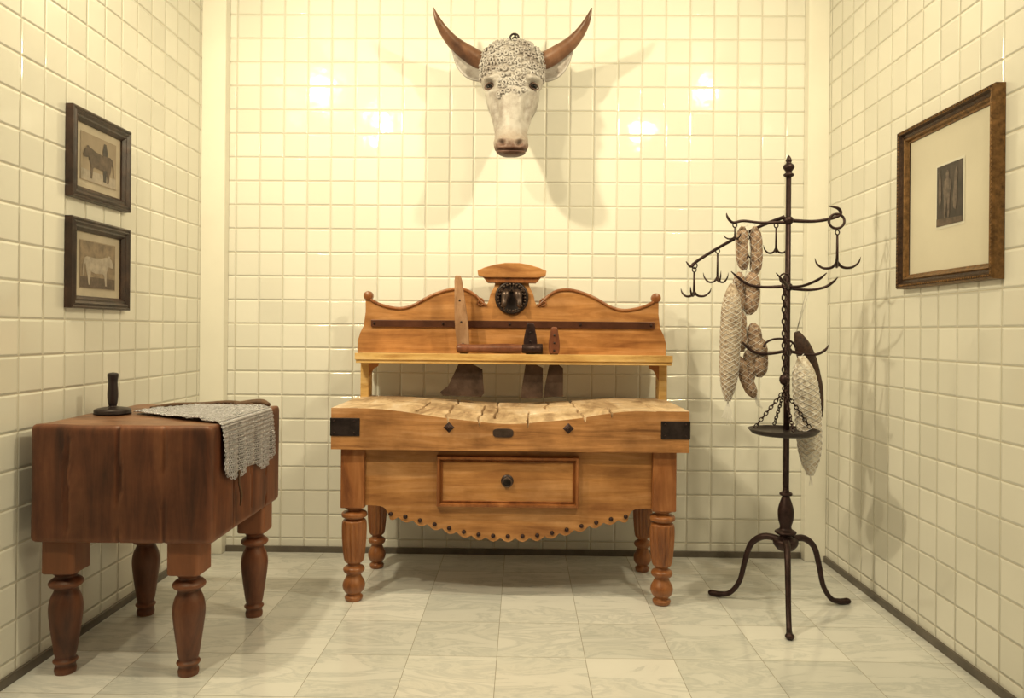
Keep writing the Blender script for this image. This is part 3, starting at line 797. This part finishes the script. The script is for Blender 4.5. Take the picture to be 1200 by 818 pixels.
ss = [((-50, 262), (-48, 314), 7.2), ((-36, 262), (-35, 320), 7.2), ((-39, 316), (-42, 366), 9.5), ((-53, 316), (-52, 362), 7), ((-51, 362), (-50, 410), 7.5), ((-37, 376), (-36, 422), 8.5), ((-31, 392), (-29, 440), 9), ((-53, 416), (-34, 464), 7.4), ((-43, 408), (-41, 448), 6.5)]
for (a, b_, r0) in ss:
    bend = (.007*(1 if a[0] > -45 else -1), 0, 0)
    body(B, D(a[0], a[1], .04), D(b_[0], b_[1], .04), r0*Q, bend=bend)
    net(Tw, D(a[0], a[1], .04), D(b_[0], b_[1], .04), r0*Q, sbg, 3, 4, .0008, bend)
B.make('sausages', msau, E)
Tw.tube([D(-48, 258, .04), D(-44, 262, .04), D(-40, 312, .03), D(-46, 318, .04), D(-42, 364, .03), D(-48, 368, .03), D(-40, 404, .03), D(-46, 416, .04), D(-36, 460, .04)], .0018, 5, 6)
Tw.tube([D(-36, 264, .04), D(-37, 256, .035), D(-50, 264, .04)], .0018, 5, 4)
for k in range(4): Tw.tube([D(-34, 460, .04), D(-33+k, 468, .04), D(-31+k*2, 474+k, .04)], .0012, 4, 2)
Tw.make('twine', twine, E)
big = (.25, .7, .92, .98, 1, 1, .98, .96, .92, .82, .6, .25)
E = empty('netted_salami', D(-65, 332)); B = Buf(); p0, p1 = D(-63, 330, .02), D(-67, 468, .02); body(B, p0, p1, 11.8*Q, big); B.make('salami_body', msal, E)
B = Buf(); net(B, p0, p1, 11.8*Q, big, 12, 7)
B.tube([D(-63, 332, .02), D(-60, 324, .01)], .002, 5, 0)
for k in range(7): B.tube([p1, D(-67+k*1.6-5, 482, .02), D(-68+k*2-6, 488+(k*7) % 13, .02)], .0013, 4, 3)
B.make('netting', twine, E)
E = empty('netted_salami', D(24, 420)); B = Buf(); p0, p1 = D(15, 414, -.02), D(26, 552, -.02); body(B, p0, p1, 14.5*Q, big, bend=(.010, 0, 0)); B.make('salami_body', mwht, E)
B = Buf(); net(B, p0, p1, 14.5*Q, big, 10, 7, tr=.0017, bend=(.010, 0, 0)); B.tube([p0, D(20, 411, 0)], .002, 5, 0)
for k in range(3): B.tube([p1, D(26+k, 557, -.02), D(25+k*2, 564, -.02)], .0012, 4, 3)
B.make('netting', twine, E)
E = empty('dark_salami', D(30, 400, .06)); B = Buf(); p0, p1 = D(17, 386, .07), D(40, 502, .09); body(B, p0, p1, 10.5*Q, bend=(.036, 0, 0)); B.make('salami_body', mdrk, E)
B = Buf(); B.tube([p0, D(22, 336, .0)], .0016, 5, 0); B.tube([D(26, 336, 0), p0], .0016, 5, 0); B.make('twine', twine, E)

# ================================================================= PICTURES
glass_paper = plain('aged_print_paper', C(190, 166, 116), .35, var=.25, scale=5, bump=0)
mount = plain('sepia_mount', C(160, 134, 90), .5, var=.2, scale=6, bump=0)
ink = plain('sepia_ink', C(96, 74, 48), .5, var=.6, scale=30, bump=0)
ink2 = plain('sepia_ink_light', C(172, 150, 108), .5, var=.3, scale=30, bump=0)
inkd = plain('dark_photo', C(58, 42, 28), .4, var=.8, scale=14, bump=0)
inkm = plain('dark_photo_midtone', C(106, 84, 58), .4, var=.7, scale=40, bump=0)
matb = plain('cream_mat_board', C(220, 200, 144), .3, var=.06, scale=3, bump=0)
gold = plain('antique_gilt', C(126, 86, 38), .38, .5, var=.6, scale=45, bump=.6)
gold2 = plain('antique_gilt_dark', C(66, 40, 18), .4, .4, var=.6, scale=60, bump=.8)
def frame(nm, side, y0, y1, z0, z1, steps, w, dep, mats):
    X = XL if side < 0 else XR; d = 1 if side < 0 else -1
    E = empty(nm, (X, (y0+y1)/2, (z0+z1)/2))
    V = []; F = []; mi = []
    for (u, h) in steps:
        i = w*u; x = X+d*(0.001+dep*h)
        V += [(x, y0+i, z0+i), (x, y1-i, z0+i), (x, y1-i, z1-i), (x, y0+i, z1-i)]
    for s in range(len(steps)-1):
        for k in range(4): F.append((s*4+k, s*4+(k+1) % 4, s*4+4+(k+1) % 4, s*4+4+k)); mi.append(s)
    o = mk('frame', V, F, mats[0], E)
    for mm in mats[1:]: o.data.materials.append(mm)
    for p, s in zip(o.data.polygons, mi): p.material_index = s % len(mats)
    def rect(n_, a0, a1, b0, b1, x, mat):
        xx = X+d*x; return mk(n_, [(xx, a0, b0), (xx, a1, b0), (xx, a1, b1), (xx, a0, b1)], [(0, 1, 2, 3)], mat, E)
    return E, rect, X, d
cow = [(.06, .62), (.03, .56), (.05, .50), (.12, .50), (.18, .53), (.22, .44), (.25, .36), (.25, .12), (.24, .05), (.29, .05), (.30, .12), (.32, .30), (.36, .33), (.60, .32), (.72, .36), (.73, .25), (.75, .14), (.74, .05), (.79, .05), (.81, .14), (.82, .26), (.86, .36), (.88, .55), (.93, .45), (.94, .25), (.96, .25), (.95, .50), (.91, .66), (.84, .70), (.60, .68), (.40, .70), (.28, .74), (.22, .74), (.18, .79), (.13, .77), (.14, .72), (.09, .70)]
for (y0, y1, z0, z1, mirror, im) in ((3.02, 3.475, 1.835, 2.21, False, ink), (3.02, 3.475, 1.38, 1.755, True, ink2)):
    E, rect, X, d = frame('framed_cattle_print', -1, y0, y1, z0, z1, [(0, 0), (0, .9), (.12, 1), (.25, .85), (.4, 1), (.6, .75), (.75, .8), (1, .45), (1, .1)], .052, .034, [frameD])
    rect('mount', y0+.05, y1-.05, z0+.05, z1-.05, .008, glass_paper)
    a0, a1, b0, b1 = y0+.09, y1-.09, z0+.085, z1-.085
    rect('print', a0, a1, b0, b1, .0095, mount)
    rect('print_ground', a0+.004, a1-.004, b0+.004, b0+.05, .0102, ink2 if im is ink else ink)
    if im is ink2:
        rect('print_backdrop', a0+.004, a1-.004, b0+.05, b1-.004, .0102, plain('print_backdrop_tone', C(138, 112, 72), .5, var=.5, scale=20, bump=0))
    xx = X+d*.0112
    pts = [((1-u if mirror else u), v) for u, v in cow]
    mk('cattle_figure', [(xx, a0+.01+(a1-a0-.02)*u, b0+.008+(b1-b0-.02)*v*1.0) for u, v in pts], [tuple(range(len(pts)))], im, E)
    if im is ink:
        mk('stable_boy_figure', [(xx-.0004, a0+(a1-a0)*u, b0+(b1-b0)*v) for u, v in [(.62, .1), (.7, .1), (.72, .5), (.74, .75), (.70, .92), (.64, .92), (.60, .75)]], [tuple(range(7))], inkd, E)
E, rect, X, d = frame('framed_photograph', 1, 2.735, 3.44, 1.505, 2.215, [(0, 0), (0, .8), (.1, 1), (.2, .92), (.3, .98), (.42, .7), (.6, .6), (.68, .7), (.78, .62), (.88, .4), (1, .35), (1, .1)], .062, .045, [gold, gold, gold2, gold, gold2, gold2, gold, gold])
rect('mat_board', 2.79, 3.385, 1.56, 2.16, .012, matb)
rect('photo_border', 2.962, 3.168, 1.738, 2.006, .0135, plain('print_white_border', C(228, 210, 156), .4, var=.03, bump=0))
rect('photo_image', 2.972, 3.158, 1.748, 1.996, .0145, inkd)
xx = X-.0155
def fig(pts, mat, o=0):
    mk('photo_figure', [(xx-o, 3.158-u*.186, 1.748+v*.248) for u, v in pts], [tuple(range(len(pts)))], mat, E)
fig([(.30, .12), (.36, .12), (.40, .45), (.44, .12), (.50, .12), (.52, .50), (.58, .62), (.56, .72), (.47, .77), (.48, .84), (.45, .90), (.39, .90), (.36, .84), (.37, .77), (.29, .73), (.25, .6), (.28, .5)], inkm)
fig([(.66, .25), (.74, .22), (.80, .38), (.78, .6), (.82, .8), (.76, .92), (.70, .82), (.67, .6), (.63, .4)], inkm)
fig([(.08, .40), (.14, .32), (.19, .42), (.18, .7), (.14, .92), (.11, .92), (.09, .7)], inkm)
fig([(.0, .0), (1, .0), (1, .09), (0, .13)], ink, .0003)
B = Buf()
for i in range(46):
    t = 2.735+.012+(.705-.024)*i/45; B.ball((XR-.042, t, 1.517), .006, 6); B.ball((XR-.042, t, 2.203), .006, 6)
    t = 1.517+(.686)*i/45; B.ball((XR-.042, 2.747, t), .006, 6); B.ball((XR-.042, 3.428, t), .006, 6)
B.make('gilt_beading', gold, E)

# ================================================================= LIGHTS
def spot(x, y, z, tgt, power, size, spread=180, col=(1, .85, .54)):
    E = empty('ceiling_spotlight', (x, y, ZC))
    dirv = (Vector(tgt)-Vector((x, y, z))).normalized()
    c = Vector((x, y, z))
    B = Buf(); B.tube([c-dirv*.14, c-dirv*.12, c-dirv*.012], [.02, size*.62, size*.62], 24, 0); B.tube([c-dirv*.12, Vector((x, y, ZC))], .008, 8, 0)
    B.make('lamp_housing', ironb, E)
    L = bpy.data.lights.new('lamp', 'AREA'); L.shape = 'DISK'; L.size = size; L.energy = power; L.color = col; L.spread = math.radians(spread)
    o = bpy.data.objects.new('lamp', L); COL.objects.link(o); o.location = (x, y, z); o.rotation_euler = dirv.to_track_quat('-Z', 'Y').to_euler(); attach(o, E)
spot(1.56, 2.40, 3.33, (-0.5, 4.37, 1.9), 25, .12, 140)
spot(-1.68, 2.40, 3.33, (0.3, 4.37, 1.7), 33, .12, 135)
spot(-1.45, 1.30, 3.33, (0.0, 3.9, 0.5), 17, .12, 125)
spot(1.2, 1.30, 3.33, (0.0, 3.5, 0.1), 9, .12, 120)
w = bpy.data.worlds.new('World'); sc.world = w; w.use_nodes = True
w.node_tree.nodes['Background'].inputs[0].default_value = (1, .83, .52, 1); w.node_tree.nodes['Background'].inputs[1].default_value = 0.05

# ================================================================= CAMERA
cam = bpy.data.cameras.new('camera'); co = bpy.data.objects.new('camera', cam); COL.objects.link(co)
cam.sensor_width = 36; cam.lens = 36*880/1200; cam.shift_y = -21/1200
co.matrix_world = Matrix.Translation((0, 0, 1.3)) @ Matrix.Rotation(math.radians(0.78), 4, 'Z') @ Matrix.Rotation(math.radians(90), 4, 'X') @ Matrix.Rotation(math.radians(0.5), 4, 'Z')
cam.clip_start = 0.05
sc.camera = co
